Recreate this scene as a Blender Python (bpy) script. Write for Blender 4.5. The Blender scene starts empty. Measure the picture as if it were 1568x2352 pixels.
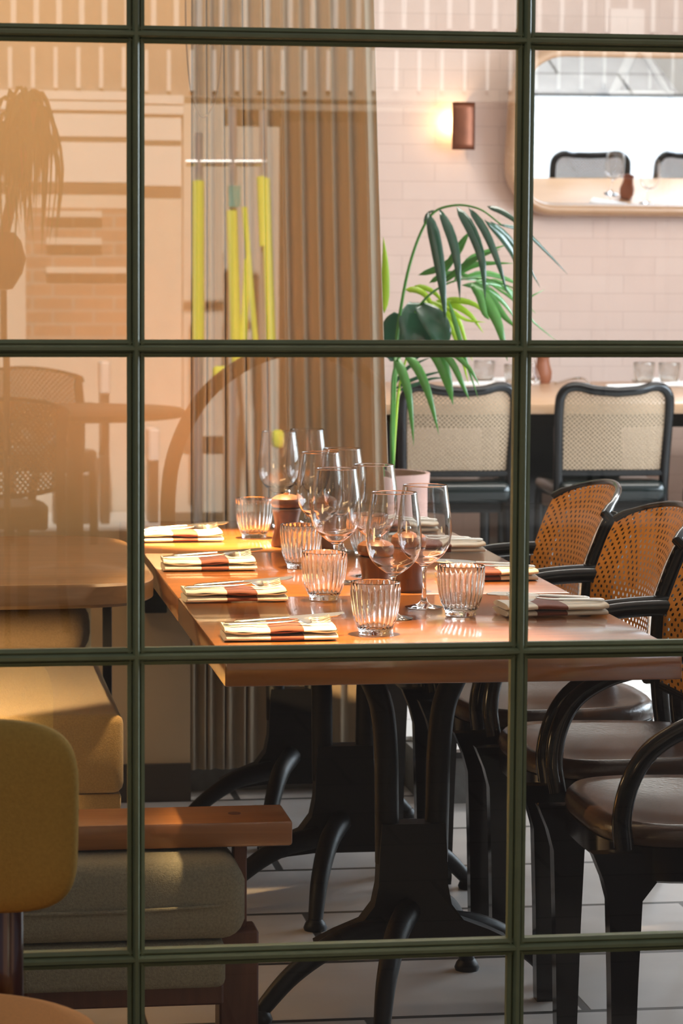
import bpy, bmesh, math, random
from mathutils import Vector, Matrix
random.seed(7)
SC = bpy.context.scene
COL = SC.collection
PI = math.pi

# ------------------------------------------------------------------ camera
CAM = Vector((0, 0, 1.465)); FPX = 6544.1
_yaw, _pit, _rol = 0.1508, 0.0914, 0.0061
_w = Vector((math.sin(_yaw)*math.cos(_pit), math.cos(_yaw)*math.cos(_pit), -math.sin(_pit)))
_r0 = Vector((math.cos(_yaw), -math.sin(_yaw), 0)); _u0 = _r0.cross(_w)
_r = math.cos(_rol)*_r0 + math.sin(_rol)*_u0
_u = -math.sin(_rol)*_r0 + math.cos(_rol)*_u0
cd = bpy.data.cameras.new('camera'); cam = bpy.data.objects.new('camera', cd); COL.objects.link(cam)
m = Matrix((_r, _u, -_w)).transposed().to_4x4(); m.translation = CAM; cam.matrix_world = m
cd.sensor_fit = 'VERTICAL'; cd.sensor_height = 36.0; cd.sensor_width = 24.0
cd.lens = FPX/2352*36.0
cd.clip_start = 0.05; cd.clip_end = 200
cd.dof.use_dof = True; cd.dof.focus_distance = 5.45; cd.dof.aperture_fstop = 10.0
SC.camera = cam

def at(x, y, Y):
    """the place at depth Y (metres from the viewer) that a sight line meets"""
    d = _w + (x-784)/FPX*_r - (y-1176)/FPX*_u
    return CAM + d*(Y/d.y)
def on(x, y, z):
    d = _w + (x-784)/FPX*_r - (y-1176)/FPX*_u
    return CAM + d*((z-CAM.z)/d.z)
YG = 4.22                                    # the plane of the shop window
def street(x, y, Y):
    """a place on the street (depth Y, negative = behind the viewer) seen in the glass along a sight line"""
    p = at(x, y, 2*YG - Y); return Vector((p.x, Y, p.z))

# ------------------------------------------------------------------ world, light, exposure
SC.view_settings.view_transform = 'Standard'; SC.view_settings.look = 'None'
SC.view_settings.exposure = 0.0; SC.view_settings.gamma = 1.0; SC.view_settings.use_curve_mapping = False
wd = bpy.data.worlds.new('world'); SC.world = wd; wd.use_nodes = True
bg = wd.node_tree.nodes['Background']; bg.inputs[0].default_value = (0.62, 0.78, 1.0, 1); bg.inputs[1].default_value = 0.22

def lamp(name, kind, loc, power, col, aim=None, **kw):
    d = bpy.data.lights.new(name, kind); d.energy = power; d.color = col
    for k, v in kw.items(): setattr(d, k, v)
    o = bpy.data.objects.new(name, d); COL.objects.link(o); o.location = loc
    if aim is not None:
        o.rotation_euler = (Vector(aim)-Vector(loc)).to_track_quat('-Z', 'Y').to_euler()
    return o
WARM = (1.0, 0.66, 0.32); SOFTW = (1.0, 0.80, 0.62); DAY = (0.76, 0.87, 1.0)
lamp('sun', 'SUN', (0, 8, 20), 8.5, (1, 0.95, 0.86), aim=(0.8, -2.2, 10), angle=0.02)
lamp('daylight_through_side_window', 'AREA', (5.40, 8.9, 1.75), 400, DAY, aim=(2.6, 8.9, 0.3), shape='RECTANGLE', size=3.0, size_y=1.9)
lamp('fill_light_front_right', 'AREA', (5.40, 6.3, 1.9), 130, DAY, aim=(3.0, 6.0, 0.0), shape='RECTANGLE', size=1.6, size_y=1.4)  # added fill for the front right floor; the wall has no window here
lamp('ceiling_wash_rear', 'AREA', (2.6, 11.2, 2.95), 42, (1, 0.87, 0.78), aim=(2.6, 12.2, 0.6), shape='RECTANGLE', size=3.5, size_y=1.2)
lamp('fill_light_rear', 'AREA', (2.7, 9.5, 2.96), 85, (1, 0.93, 0.86), aim=(2.7, 9.5, 0), shape='RECTANGLE', size=3.2, size_y=0.5)  # added overhead fill, gives highlights on palm leaves and chair rails
lamp('ceiling_wash_front', 'AREA', (1.6, 6.3, 2.95), 6, SOFTW, aim=(1.6, 6.3, 0), shape='RECTANGLE', size=2.0, size_y=2.0)
lamp('downlight_near_table', 'SPOT', (0.90, 5.2, 2.9), 1700, WARM, aim=(0.87, 5.12, 0.75), spot_size=0.38, spot_blend=0.9, shadow_soft_size=0.03)
lamp('downlight_far_table', 'SPOT', (0.80, 7.05, 2.9), 5200, WARM, aim=(0.78, 7.00, 0.75), spot_size=0.27, spot_blend=0.6, shadow_soft_size=0.03)
lamp('downlight_middle_table', 'SPOT', (0.88, 6.05, 2.9), 1300, WARM, aim=(0.90, 6.05, 0.75), spot_size=0.52, spot_blend=0.9, shadow_soft_size=0.03)
lamp('lamp_low_by_sofa', 'SPOT', (-0.85, 5.5, 0.80), 560, WARM, aim=(-0.10, 6.35, 0.33), spot_size=0.68, spot_blend=0.15, shadow_soft_size=0.03)
lamp('fill_light_by_sofa', 'POINT', (-0.35, 5.65, 0.85), 12, WARM, shadow_soft_size=0.12)  # added warm fill to lift the chair arm, sofa front and partition
lamp('partition_wash', 'AREA', (-0.1, 6.2, 2.85), 34, (1, 0.66, 0.32), aim=(0.1, 7.5, 1.6), shape='RECTANGLE', size=1.4, size_y=0.5)

# ------------------------------------------------------------------ materials
def nt(name):
    m = bpy.data.materials.new(name); m.use_nodes = True
    t = m.node_tree; t.nodes.clear()
    return m, t, (lambda k, **kw: _node(t, k, kw)), t.links.new
def _node(t, k, kw):
    n = t.nodes.new(k)
    for a, v in kw.items(): setattr(n, a, v)
    return n
def rgba(c, f=1.0): return (min(1, c[0]*f), min(1, c[1]*f), min(1, c[2]*f), 1)
def M(name, c, rough=0.5, metal=0.0, var=0.15, scale=12.0, stretch=(1, 1, 1), bump=0.0, bscale=None, coat=0.0, spec=0.5, sheen=0.0, trans=0.0):
    m, t, N, L = nt(name)
    out = N('ShaderNodeOutputMaterial'); p = N('ShaderNodeBsdfPrincipled'); L(p.outputs[0], out.inputs[0])
    tc = N('ShaderNodeTexCoord'); mp = N('ShaderNodeMapping'); L(tc.outputs['Object'], mp.inputs[0]); mp.inputs['Scale'].default_value = stretch
    no = N('ShaderNodeTexNoise'); no.inputs['Scale'].default_value = scale; no.inputs['Detail'].default_value = 6; L(mp.outputs[0], no.inputs[0])
    mx = N('ShaderNodeMix', data_type='RGBA'); L(no.outputs[0], mx.inputs[0])
    mx.inputs[6].default_value = rgba(c, 1-var); mx.inputs[7].default_value = rgba(c, 1+var)
    L(mx.outputs[2], p.inputs['Base Color'])
    p.inputs['Roughness'].default_value = rough; p.inputs['Metallic'].default_value = metal
    p.inputs['Coat Weight'].default_value = coat; p.inputs['Coat Roughness'].default_value = 0.12
    p.inputs['Specular IOR Level'].default_value = spec; p.inputs['Sheen Weight'].default_value = sheen
    if trans:
        p.inputs['Transmission Weight'].default_value = trans
    if bump:
        n2 = N('ShaderNodeTexNoise'); n2.inputs['Scale'].default_value = bscale or scale*4; n2.inputs['Detail'].default_value = 4; L(mp.outputs[0], n2.inputs[0])
        b = N('ShaderNodeBump'); b.inputs['Strength'].default_value = bump; b.inputs['Distance'].default_value = 0.004
        L(n2.outputs[0], b.inputs['Height']); L(b.outputs[0], p.inputs['Normal'])
    return m
def wood(name, c1, c2, rough=0.35, axis='X', coat=0.0, fine=60):
    m, t, N, L = nt(name)
    out = N('ShaderNodeOutputMaterial'); p = N('ShaderNodeBsdfPrincipled'); L(p.outputs[0], out.inputs[0])
    tc = N('ShaderNodeTexCoord'); mp = N('ShaderNodeMapping'); L(tc.outputs['Object'], mp.inputs[0])
    s = {'X': (0.06, 1, 1), 'Y': (1, 0.06, 1), 'Z': (1, 1, 0.06)}[axis]
    mp.inputs['Scale'].default_value = s
    n1 = N('ShaderNodeTexNoise'); n1.inputs['Scale'].default_value = fine; n1.inputs['Detail'].default_value = 8; n1.inputs['Distortion'].default_value = 0.6; L(mp.outputs[0], n1.inputs[0])
    n2 = N('ShaderNodeTexNoise'); n2.inputs['Scale'].default_value = fine*0.12; n2.inputs['Detail'].default_value = 3; L(mp.outputs[0], n2.inputs[0])
    a = N('ShaderNodeMath', operation='ADD'); L(n1.outputs[0], a.inputs[0]); L(n2.outputs[0], a.inputs[1])
    r = N('ShaderNodeValToRGB'); r.color_ramp.elements[0].position = 0.35; r.color_ramp.elements[1].position = 0.68
    r.color_ramp.elements[0].color = rgba(c1); r.color_ramp.elements[1].color = rgba(c2)
    h = N('ShaderNodeMath', operation='MULTIPLY'); h.inputs[1].default_value = 0.5; L(a.outputs[0], h.inputs[0]); L(h.outputs[0], r.inputs[0])
    L(r.outputs[0], p.inputs['Base Color']); p.inputs['Roughness'].default_value = rough; p.inputs['Coat Weight'].default_value = coat; p.inputs['Coat Roughness'].default_value = 0.10; p.inputs['Coat IOR'].default_value = 2.0
    b = N('ShaderNodeBump'); b.inputs['Strength'].default_value = 0.06; b.inputs['Distance'].default_value = 0.002; L(n1.outputs[0], b.inputs['Height']); L(b.outputs[0], p.inputs['Normal'])
    return m
def bricks(name, c1, c2, mort, w, h, gap, rough, plane='XY', bump=0.3, off=0.5, coat=0.0, var=0.5):
    m, t, N, L = nt(name)
    out = N('ShaderNodeOutputMaterial'); p = N('ShaderNodeBsdfPrincipled'); L(p.outputs[0], out.inputs[0])
    tc = N('ShaderNodeTexCoord'); sp = N('ShaderNodeSeparateXYZ'); L(tc.outputs['Object'], sp.inputs[0])
    cb = N('ShaderNodeCombineXYZ'); L(sp.outputs[plane[0]], cb.inputs[0]); L(sp.outputs[plane[1]], cb.inputs[1])
    br = N('ShaderNodeTexBrick'); L(cb.outputs[0], br.inputs[0]); br.offset = off
    br.inputs['Color1'].default_value = rgba(c1); br.inputs['Color2'].default_value = rgba(c2); br.inputs['Mortar'].default_value = rgba(mort)
    br.inputs['Scale'].default_value = 1.0; br.inputs['Brick Width'].default_value = w; br.inputs['Row Height'].default_value = h
    br.inputs['Mortar Size'].default_value = gap; br.inputs['Mortar Smooth'].default_value = 0.3
    no = N('ShaderNodeTexNoise'); no.inputs['Scale'].default_value = 5; no.inputs['Detail'].default_value = 8; L(tc.outputs['Object'], no.inputs[0])
    mr = N('ShaderNodeMapRange'); mr.inputs[3].default_value = 1-var*0.5; mr.inputs[4].default_value = 1+var*0.5; L(no.outputs[0], mr.inputs[0])
    mx = N('ShaderNodeMix', data_type='RGBA', blend_type='MULTIPLY'); mx.inputs[0].default_value = 1; L(br.outputs[0], mx.inputs[6]); L(mr.outputs[0], mx.inputs[7])
    L(mx.outputs[2], p.inputs['Base Color']); p.inputs['Roughness'].default_value = rough; p.inputs['Coat Weight'].default_value = coat; p.inputs['Coat Roughness'].default_value = 0.25
    inv = N('ShaderNodeMath', operation='SUBTRACT'); inv.inputs[0].default_value = 1; L(br.outputs['Fac'], inv.inputs[1])
    b = N('ShaderNodeBump'); b.inputs['Strength'].default_value = bump; b.inputs['Distance'].default_value = 0.006; L(inv.outputs[0], b.inputs['Height']); L(b.outputs[0], p.inputs['Normal'])
    return m
def glass(name, col=(1, 1, 1), ior=1.45, rough=0.0):
    m, t, N, L = nt(name)
    out = N('ShaderNodeOutputMaterial'); g = N('ShaderNodeBsdfGlass'); L(g.outputs[0], out.inputs[0])
    no = N('ShaderNodeTexNoise'); no.inputs['Scale'].default_value = 20
    mx = N('ShaderNodeMix', data_type='RGBA'); L(no.outputs[0], mx.inputs[0]); mx.inputs[6].default_value = rgba(col, 0.97); mx.inputs[7].default_value = rgba(col)
    L(mx.outputs[2], g.inputs[0]); g.inputs['Roughness'].default_value = rough; g.inputs['IOR'].default_value = ior
    return m
def sheet_glass(name, base=0.11):
    """a flat pane: clear, with the mirror image both of its faces give"""
    m, t, N, L = nt(name)
    out = N('ShaderNodeOutputMaterial'); tr = N('ShaderNodeBsdfTransparent'); gl = N('ShaderNodeBsdfGlossy'); mx = N('ShaderNodeMixShader')
    gl.inputs['Roughness'].default_value = 0.0; tr.inputs[0].default_value = (0.95, 0.97, 0.95, 1)
    fr = N('ShaderNodeFresnel'); fr.inputs[0].default_value = 1.5
    mu = N('ShaderNodeMath', operation='MULTIPLY_ADD'); mu.inputs[1].default_value = 1.0; mu.inputs[2].default_value = base-0.04; mu.use_clamp = True
    L(fr.outputs[0], mu.inputs[0]); L(mu.outputs[0], mx.inputs[0]); L(tr.outputs[0], mx.inputs[1]); L(gl.outputs[0], mx.inputs[2]); L(mx.outputs[0], out.inputs[0])
    return m
def cane(name, c, pitch, hole, rough=0.45):
    """woven cane: a strip lattice with open round holes, laid out on the panel's own uv in metres"""
    m, t, N, L = nt(name)
    out = N('ShaderNodeOutputMaterial'); p = N('ShaderNodeBsdfPrincipled'); tr = N('ShaderNodeBsdfTransparent'); mx = N('ShaderNodeMixShader')
    uv = N('ShaderNodeUVMap'); ds = []
    for o in (0.0, 0.5):
        mp = N('ShaderNodeMapping'); mp.inputs['Scale'].default_value = (1/pitch, 1/pitch, 1); mp.inputs['Location'].default_value = (o, o, 0); L(uv.outputs[0], mp.inputs[0])
        fr = N('ShaderNodeVectorMath', operation='FRACTION'); L(mp.outputs[0], fr.inputs[0])
        sb = N('ShaderNodeVectorMath', operation='SUBTRACT'); sb.inputs[1].default_value = (0.5, 0.5, 0); L(fr.outputs[0], sb.inputs[0])
        ln = N('ShaderNodeVectorMath', operation='LENGTH'); L(sb.outputs[0], ln.inputs[0]); ds.append(ln)
    mi = N('ShaderNodeMath', operation='MINIMUM'); L(ds[0].outputs['Value'], mi.inputs[0]); L(ds[1].outputs['Value'], mi.inputs[1])
    lt = N('ShaderNodeMath', operation='LESS_THAN'); lt.inputs[1].default_value = hole; L(mi.outputs[0], lt.inputs[0])
    wv = N('ShaderNodeTexNoise'); wv.inputs['Scale'].default_value = 90; L(uv.outputs[0], wv.inputs[0])
    cm = N('ShaderNodeMix', data_type='RGBA'); L(wv.outputs[0], cm.inputs[0]); cm.inputs[6].default_value = rgba(c, 0.7); cm.inputs[7].default_value = rgba(c, 1.25)
    L(cm.outputs[2], p.inputs['Base Color']); p.inputs['Roughness'].default_value = rough
    L(lt.outputs[0], mx.inputs[0]); L(p.outputs[0], mx.inputs[1]); L(tr.outputs[0], mx.inputs[2]); L(mx.outputs[0], out.inputs[0])
    return m
def napkin_cloth(name, c, band, x0, x1):
    m, t, N, L = nt(name)
    out = N('ShaderNodeOutputMaterial'); p = N('ShaderNodeBsdfPrincipled'); L(p.outputs[0], out.inputs[0])
    tc = N('ShaderNodeTexCoord'); sp = N('ShaderNodeSeparateXYZ'); L(tc.outputs['Object'], sp.inputs[0])
    a = N('ShaderNodeMath', operation='GREATER_THAN'); a.inputs[1].default_value = x0; L(sp.outputs[0], a.inputs[0])
    b = N('ShaderNodeMath', operation='LESS_THAN'); b.inputs[1].default_value = x1; L(sp.outputs[0], b.inputs[0])
    ab = N('ShaderNodeMath', operation='MULTIPLY'); L(a.outputs[0], ab.inputs[0]); L(b.outputs[0], ab.inputs[1])
    mx = N('ShaderNodeMix', data_type='RGBA'); L(ab.outputs[0], mx.inputs[0]); mx.inputs[6].default_value = rgba(c); mx.inputs[7].default_value = rgba(band)
    L(mx.outputs[2], p.inputs['Base Color']); p.inputs['Roughness'].default_value = 0.9; p.inputs['Sheen Weight'].default_value = 0.2
    wv = N('ShaderNodeTexNoise'); wv.inputs['Scale'].default_value = 700; L(tc.outputs['Object'], wv.inputs[0])
    bm = N('ShaderNodeBump'); bm.inputs['Strength'].default_value = 0.25; bm.inputs['Distance'].default_value = 0.001; L(wv.outputs[0], bm.inputs['Height']); L(bm.outputs[0], p.inputs['Normal'])
    return m
def emit(name, c, s):
    m, t, N, L = nt(name); out = N('ShaderNodeOutputMaterial'); e = N('ShaderNodeEmission'); e.inputs[0].default_value = rgba(c); e.inputs[1].default_value = s; L(e.outputs[0], out.inputs[0]); return m

X = {}
X['green'] = M('green_gloss_paint', (0.20, 0.24, 0.125), 0.5, var=0.2, scale=25, bump=0.15, bscale=60)
X['pane'] = sheet_glass('window_glass', 0.27)
X['oak'] = wood('orange_oak_table', (0.21, 0.066, 0.013), (0.45, 0.155, 0.030), 0.30, 'X', coat=1.0, fine=45)
X['oak_edge'] = X['oak']
X['iron'] = M('black_cast_iron', (0.004, 0.004, 0.005), 0.45, var=0.3, bump=0.1, bscale=120, spec=0.25)
X['napL'] = napkin_cloth('cream_linen_left', (0.80, 0.73, 0.60), (0.21, 0.055, 0.025), -0.020, 0.042)
X['steel'] = M('cutlery_steel', (0.70, 0.68, 0.63), 0.14, 1.0, var=0.05)
X['glass'] = glass('clear_glass', (1, 1, 1), 1.45)
X['tglass'] = glass('pressed_glass', (0.985, 0.99, 0.985), 1.47)
X['mill'] = wood('mill_walnut', (0.10, 0.032, 0.010), (0.22, 0.075, 0.022), 0.42, 'Z', coat=0.0)
X['black'] = M('black_lacquer', (0.004, 0.004, 0.005), 0.13, var=0.2, coat=0.0, spec=0.4)
X['cane'] = cane('honey_cane', (0.58, 0.235, 0.022), 0.0235, 0.17)
X['cane2'] = cane('pale_cane', (0.40, 0.29, 0.19), 0.017, 0.17)
X['leather'] = M('dark_brown_leather', (0.040, 0.020, 0.013), 0.27, var=0.25, bump=0.15, bscale=150)
X['leather2'] = M('green_black_leather', (0.004, 0.008, 0.008), 0.15, var=0.2)
X['brick'] = bricks('pink_painted_brick', (0.70, 0.53, 0.46), (0.72, 0.555, 0.485), (0.64, 0.485, 0.42), 0.30, 0.085, 0.004, 0.6, 'XZ', bump=0.2, var=0.12)
X['stone'] = bricks('stone_floor_tile', (0.41, 0.37, 0.34), (0.47, 0.43, 0.40), (0.03, 0.026, 0.022), 0.86, 0.44, 0.011, 0.42, 'XY', bump=0.25, coat=0.15, var=0.5)
X['stone2'] = bricks('pale_floor_tile', (0.62, 0.62, 0.62), (0.66, 0.66, 0.65), (0.3, 0.3, 0.3), 0.86, 0.44, 0.006, 0.4, 'XY', bump=0.2, var=0.15)
X['riser'] = M('grey_step_riser', (0.17, 0.17, 0.165), 0.7, var=0.25, scale=30)
X['nosing'] = M('dark_step_nosing', (0.012, 0.012, 0.014), 0.4)
X['plaster'] = M('tan_plaster', (0.52, 0.37, 0.22), 0.85, var=0.08, scale=4, bump=0.1, bscale=40)
X['skirt'] = M('dark_skirting', (0.05, 0.035, 0.022), 0.5)
X['white'] = M('white_plaster', (0.74, 0.72, 0.69), 0.8, var=0.05)
X['curtain'] = M('beige_curtain', (0.34, 0.255, 0.165), 0.9, var=0.12, scale=60, stretch=(1, 1, 0.05), bump=0.15, bscale=300, sheen=0.2)
X['sofa'] = M('ochre_woven_wool', (0.40, 0.255, 0.095), 0.95, var=0.35, scale=260, bump=0.5, bscale=500, sheen=0.2)
X['greyfab'] = M('grey_olive_weave', (0.21, 0.195, 0.14), 0.95, var=0.5, scale=220, bump=0.5, bscale=420)
X['brownfab'] = M('dark_brown_bolster', (0.13, 0.085, 0.045), 0.95, var=0.35, scale=220, bump=0.4, bscale=420)
X['armwood'] = wood('orange_ash_arm', (0.26, 0.095, 0.024), (0.40, 0.16, 0.045), 0.4, 'X', coat=0.2)
X['redwood'] = wood('red_brown_block', (0.07, 0.022, 0.012), (0.12, 0.04, 0.02), 0.5, 'Z')
X['walnut'] = wood('dark_walnut_table', (0.16, 0.085, 0.035), (0.27, 0.15, 0.065), 0.4, 'X', coat=0.2)
X['olive'] = M('olive_brown_fabric', (0.48, 0.29, 0.06), 0.95, var=0.2, scale=200, bump=0.3, bscale=400)
X['post'] = wood('dark_rosewood_post', (0.045, 0.014, 0.009), (0.085, 0.028, 0.016), 0.3, 'Z', coat=0.4)
X['rust'] = M('rust_seat_fabric', (0.78, 0.31, 0.07), 0.9, var=0.15, scale=200, bump=0.3, bscale=400)
X['terra'] = M('pink_planter', (0.50, 0.30, 0.25), 0.7, var=0.08)
X['soil'] = M('soil', (0.03, 0.024, 0.02), 0.95, var=0.5, scale=60, bump=0.8)
X['palm'] = M('palm_green', (0.075, 0.27, 0.030), 0.27, var=0.35, scale=7, spec=0.7)
X['palm_y'] = M('palm_yellow_green', (0.42, 0.62, 0.012), 0.4, var=0.3, scale=7)
X['palm_d'] = M('palm_dark_green', (0.022, 0.085, 0.040), 0.20, var=0.35, scale=7, spec=0.8)
X['copper'] = M('aged_copper', (0.20, 0.065, 0.03), 0.35, 0.6, var=0.3, scale=20)
X['frame'] = wood('pale_bent_ply', (0.50, 0.30, 0.17), (0.62, 0.40, 0.25), 0.35, 'X', coat=0.3)
X['mirror'] = M('silvered_mirror', (0.84, 0.85, 0.87), 0.015, 1.0, var=0.01)
X['bulb'] = emit('lit_bulb', (1, 0.72, 0.38), 25)
X['linen'] = M('white_linen', (0.86, 0.86, 0.86), 0.9, var=0.04)
X['vase'] = M('brown_clay', (0.30, 0.10, 0.045), 0.5, var=0.2)
X['tan_top'] = wood('blond_table_top', (0.50, 0.30, 0.17), (0.62, 0.39, 0.23), 0.4, 'X', coat=0.2)
X['cord'] = M('cord', (0.20, 0.13, 0.07), 0.8)
# street
X['paving'] = bricks('grey_paving', (0.035, 0.033, 0.032), (0.042, 0.04, 0.038), (0.02, 0.02, 0.02), 0.6, 0.4, 0.008, 0.8, 'XY')
X['render'] = M('cream_render', (0.54, 0.51, 0.45), 0.85, var=0.06)
X['fascia'] = M('white_fascia', (0.66, 0.66, 0.64), 0.6, var=0.03)
X['taupe'] = M('taupe_boards', (0.23, 0.21, 0.18), 0.7, var=0.2)
X['dark'] = M('dark_shopfront', (0.012, 0.012, 0.012), 0.5, var=0.3)
X['silver'] = M('galvanised_tube', (0.72, 0.73, 0.74), 0.35, 0.7, var=0.1)
X['hivis'] = M('yellow_foam', (0.96, 0.98, 0.08), 0.7, var=0.05)
X['teal'] = M('teal_plastic', (0.05, 0.42, 0.36), 0.5)
X['rattan'] = wood('rattan_cane', (0.20, 0.09, 0.03), (0.32, 0.16, 0.06), 0.5, 'Z')
X['brickdk'] = bricks('brown_brick', (0.22, 0.12, 0.08), (0.26, 0.15, 0.10), (0.25, 0.23, 0.2), 0.225, 0.075, 0.01, 0.85, 'XZ')

# ------------------------------------------------------------------ mesh helpers
def spline(pts, n=6, closed=False):
    P = [Vector(p) for p in pts]; out = []; k = len(P)
    rng = range(k if closed else k-1)
    for i in rng:
        p0 = P[(i-1) % k] if (closed or i > 0) else P[0]*2-P[1]
        p1, p2 = P[i], P[(i+1) % k]
        p3 = P[(i+2) % k] if (closed or i+2 < k) else P[-1]*2-P[-2]
        for j in range(n):
            t = j/n
            out.append(0.5*((2*p1)+(p2-p0)*t+(2*p0-5*p1+4*p2-p3)*t*t+(3*p1-p0-3*p2+p3)*t**3))
    if not closed: out.append(P[-1])
    return out
def lerp(a, b, t): return a+(b-a)*t
class MB:
    def __init__(s): s.v = []; s.f = []; s.uv = {}
    def box(s, x0, x1, y0, y1, z0, z1):
        b = len(s.v); s.v += [Vector((x, y, z)) for z in (z0, z1) for y in (y0, y1) for x in (x0, x1)]
        for q in ((0, 2, 3, 1), (4, 5, 7, 6), (0, 1, 5, 4), (2, 6, 7, 3), (0, 4, 6, 2), (1, 3, 7, 5)): s.f.append([b+i for i in q])
        return s
    def prism(s, outline, axis, a, b):
        """outline of 2-D points pushed along an axis from a to b"""
        k = len(outline); o = len(s.v)
        for t in (a, b):
            for p, q in outline:
                s.v.append(Vector({'X': (t, p, q), 'Y': (p, t, q), 'Z': (p, q, t)}[axis]))
        s.f.append([o+i for i in range(k)][::-1]); s.f.append([o+k+i for i in range(k)])
        for i in range(k): s.f.append([o+i, o+(i+1) % k, o+k+(i+1) % k, o+k+i])
        return s
    def tube(s, pts, r, seg=10, asp=1.0, closed=False, up=(0, 0, 1)):
        P = [Vector(p) for p in pts]; n = len(P); o = len(s.v)
        prev = None
        for i, p in enumerate(P):
            if closed: t = P[(i+1) % n]-P[i-1]
            else: t = P[min(i+1, n-1)]-P[max(i-1, 0)]
            t = t.normalized() if t.length > 1e-9 else Vector((0, 0, 1))
            if prev is None:
                a = Vector(up)-t*Vector(up).dot(t)
                if a.length < 1e-3: a = Vector((1, 0, 0))-t*t.x
            else: a = prev-t*prev.dot(t)
            a.normalize(); prev = a; b = t.cross(a)
            rr = r[i] if isinstance(r, (list, tuple)) else r
            for k in range(seg):
                th = 2*PI*k/seg; s.v.append(p+a*(math.cos(th)*rr*asp)+b*(math.sin(th)*rr))
        for i in range(n if closed else n-1):
            for k in range(seg):
                s.f.append([o+i*seg+k, o+i*seg+(k+1) % seg, o+((i+1) % n)*seg+(k+1) % seg, o+((i+1) % n)*seg+k])
        if not closed:
            s.f.append([o+k for k in range(seg)][::-1]); s.f.append([o+(n-1)*seg+k for k in range(seg)])
        return s
    def lathe(s, prof, seg=32, c=(0, 0, 0), mod=None):
        o = len(s.v); n = len(prof); c = Vector(c); rings = []
        for i, (r, z) in enumerate(prof):
            if r < 1e-6:
                rings.append([len(s.v)]); s.v.append(c+Vector((0, 0, z)))
            else:
                rings.append(list(range(len(s.v), len(s.v)+seg)))
                for k in range(seg):
                    th = 2*PI*k/seg; q = r+(mod(i, th) if mod else 0); s.v.append(c+Vector((q*math.cos(th), q*math.sin(th), z)))
        for A, B in zip(rings, rings[1:]):
            for k in range(seg):
                a, b = (A[k % len(A)], A[(k+1) % len(A)]); d, e = (B[k % len(B)], B[(k+1) % len(B)])
                q = [a, b, e, d] if len(A) > 1 and len(B) > 1 else ([a, e, d] if len(A) == 1 else [a, b, d])
                s.f.append(q)
        return s
    def grid(s, fn, nu, nv, uv=None):
        o = len(s.v)
        for j in range(nv+1):
            for i in range(nu+1):
                if uv: s.uv[len(s.v)] = uv(i/nu, j/nv)
                s.v.append(Vector(fn(i/nu, j/nv)))
        for j in range(nv):
            for i in range(nu): s.f.append([o+j*(nu+1)+i, o+j*(nu+1)+i+1, o+(j+1)*(nu+1)+i+1, o+(j+1)*(nu+1)+i])
        return s
    def rbox(s, x0, x1, y0, y1, z0, z1, r, seg=3):
        """box with rounded edges"""
        bm = bmesh.new(); t = MB().box(x0, x1, y0, y1, z0, z1)
        vs = [bm.verts.new(p) for p in t.v]
        for q in t.f: bm.faces.new([vs[i] for i in q])
        bmesh.ops.recalc_face_normals(bm, faces=bm.faces)
        bmesh.ops.bevel(bm, geom=list(bm.edges), offset=r, segments=seg, profile=0.5, affect='EDGES')
        bm.verts.index_update(); o = len(s.v)
        s.v += [v.co.copy() for v in bm.verts]
        for q in bm.faces: s.f.append([o+v.index for v in q.verts])
        bm.free(); return s
    def move(s, fn):
        s.v = [Vector(fn(p)) for p in s.v]; return s
    def build(s, name, mat, parent=None, smooth=True, angle=40, sub=0, solid=0, loc=None):
        me = bpy.data.meshes.new(name); me.from_pydata([tuple(p) for p in s.v], [], s.f)
        bm = bmesh.new(); bm.from_mesh(me); bmesh.ops.recalc_face_normals(bm, faces=bm.faces)
        if smooth:
            lim = math.radians(angle)
            for e in bm.edges:
                e.smooth = not (len(e.link_faces) == 2 and e.calc_face_angle(0) > lim)
            for q in bm.faces: q.smooth = True
        bm.to_mesh(me); bm.free()
        if s.uv:
            ul = me.uv_layers.new(name='UVMap')
            for lp in me.loops: ul.data[lp.index].uv = s.uv.get(lp.vertex_index, (0, 0))
        me.materials.append(X[mat] if isinstance(mat, str) else mat)
        o = bpy.data.objects.new(name, me); COL.objects.link(o)
        if parent: o.parent = parent
        if loc is not None: o.location = loc
        if solid:
            md = o.modifiers.new('thickness', 'SOLIDIFY'); md.thickness = solid; md.offset = 0
        if sub:
            md = o.modifiers.new('smoothing', 'SUBSURF'); md.levels = sub; md.render_levels = sub
        return o
def tag(o, label, cat, group=None, kind=None):
    if label: o['label'] = label
    if cat: o['category'] = cat
    if group: o['group'] = group
    if kind: o['kind'] = kind
    return o
def thing(name, label, cat, loc=(0, 0, 0), rz=0.0, group=None):
    o = bpy.data.objects.new(name, None); COL.objects.link(o); o.location = loc; o.rotation_euler = (0, 0, rz); o.empty_display_size = 0.05
    return tag(o, label, cat, group)
def struct(o): o['kind'] = 'structure'; return o
def dup(root, loc, rz, label, group=None, rot=None):
    r = root.copy(); COL.objects.link(r); r.location = loc; r.rotation_euler = rot or (0, 0, rz); r['label'] = label
    if group: r['group'] = group
    for ch in list(root.children):
        c = ch.copy(); COL.objects.link(c); c.parent = r
        for g in list(ch.children):
            d = g.copy(); COL.objects.link(d); d.parent = c
    return r
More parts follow.
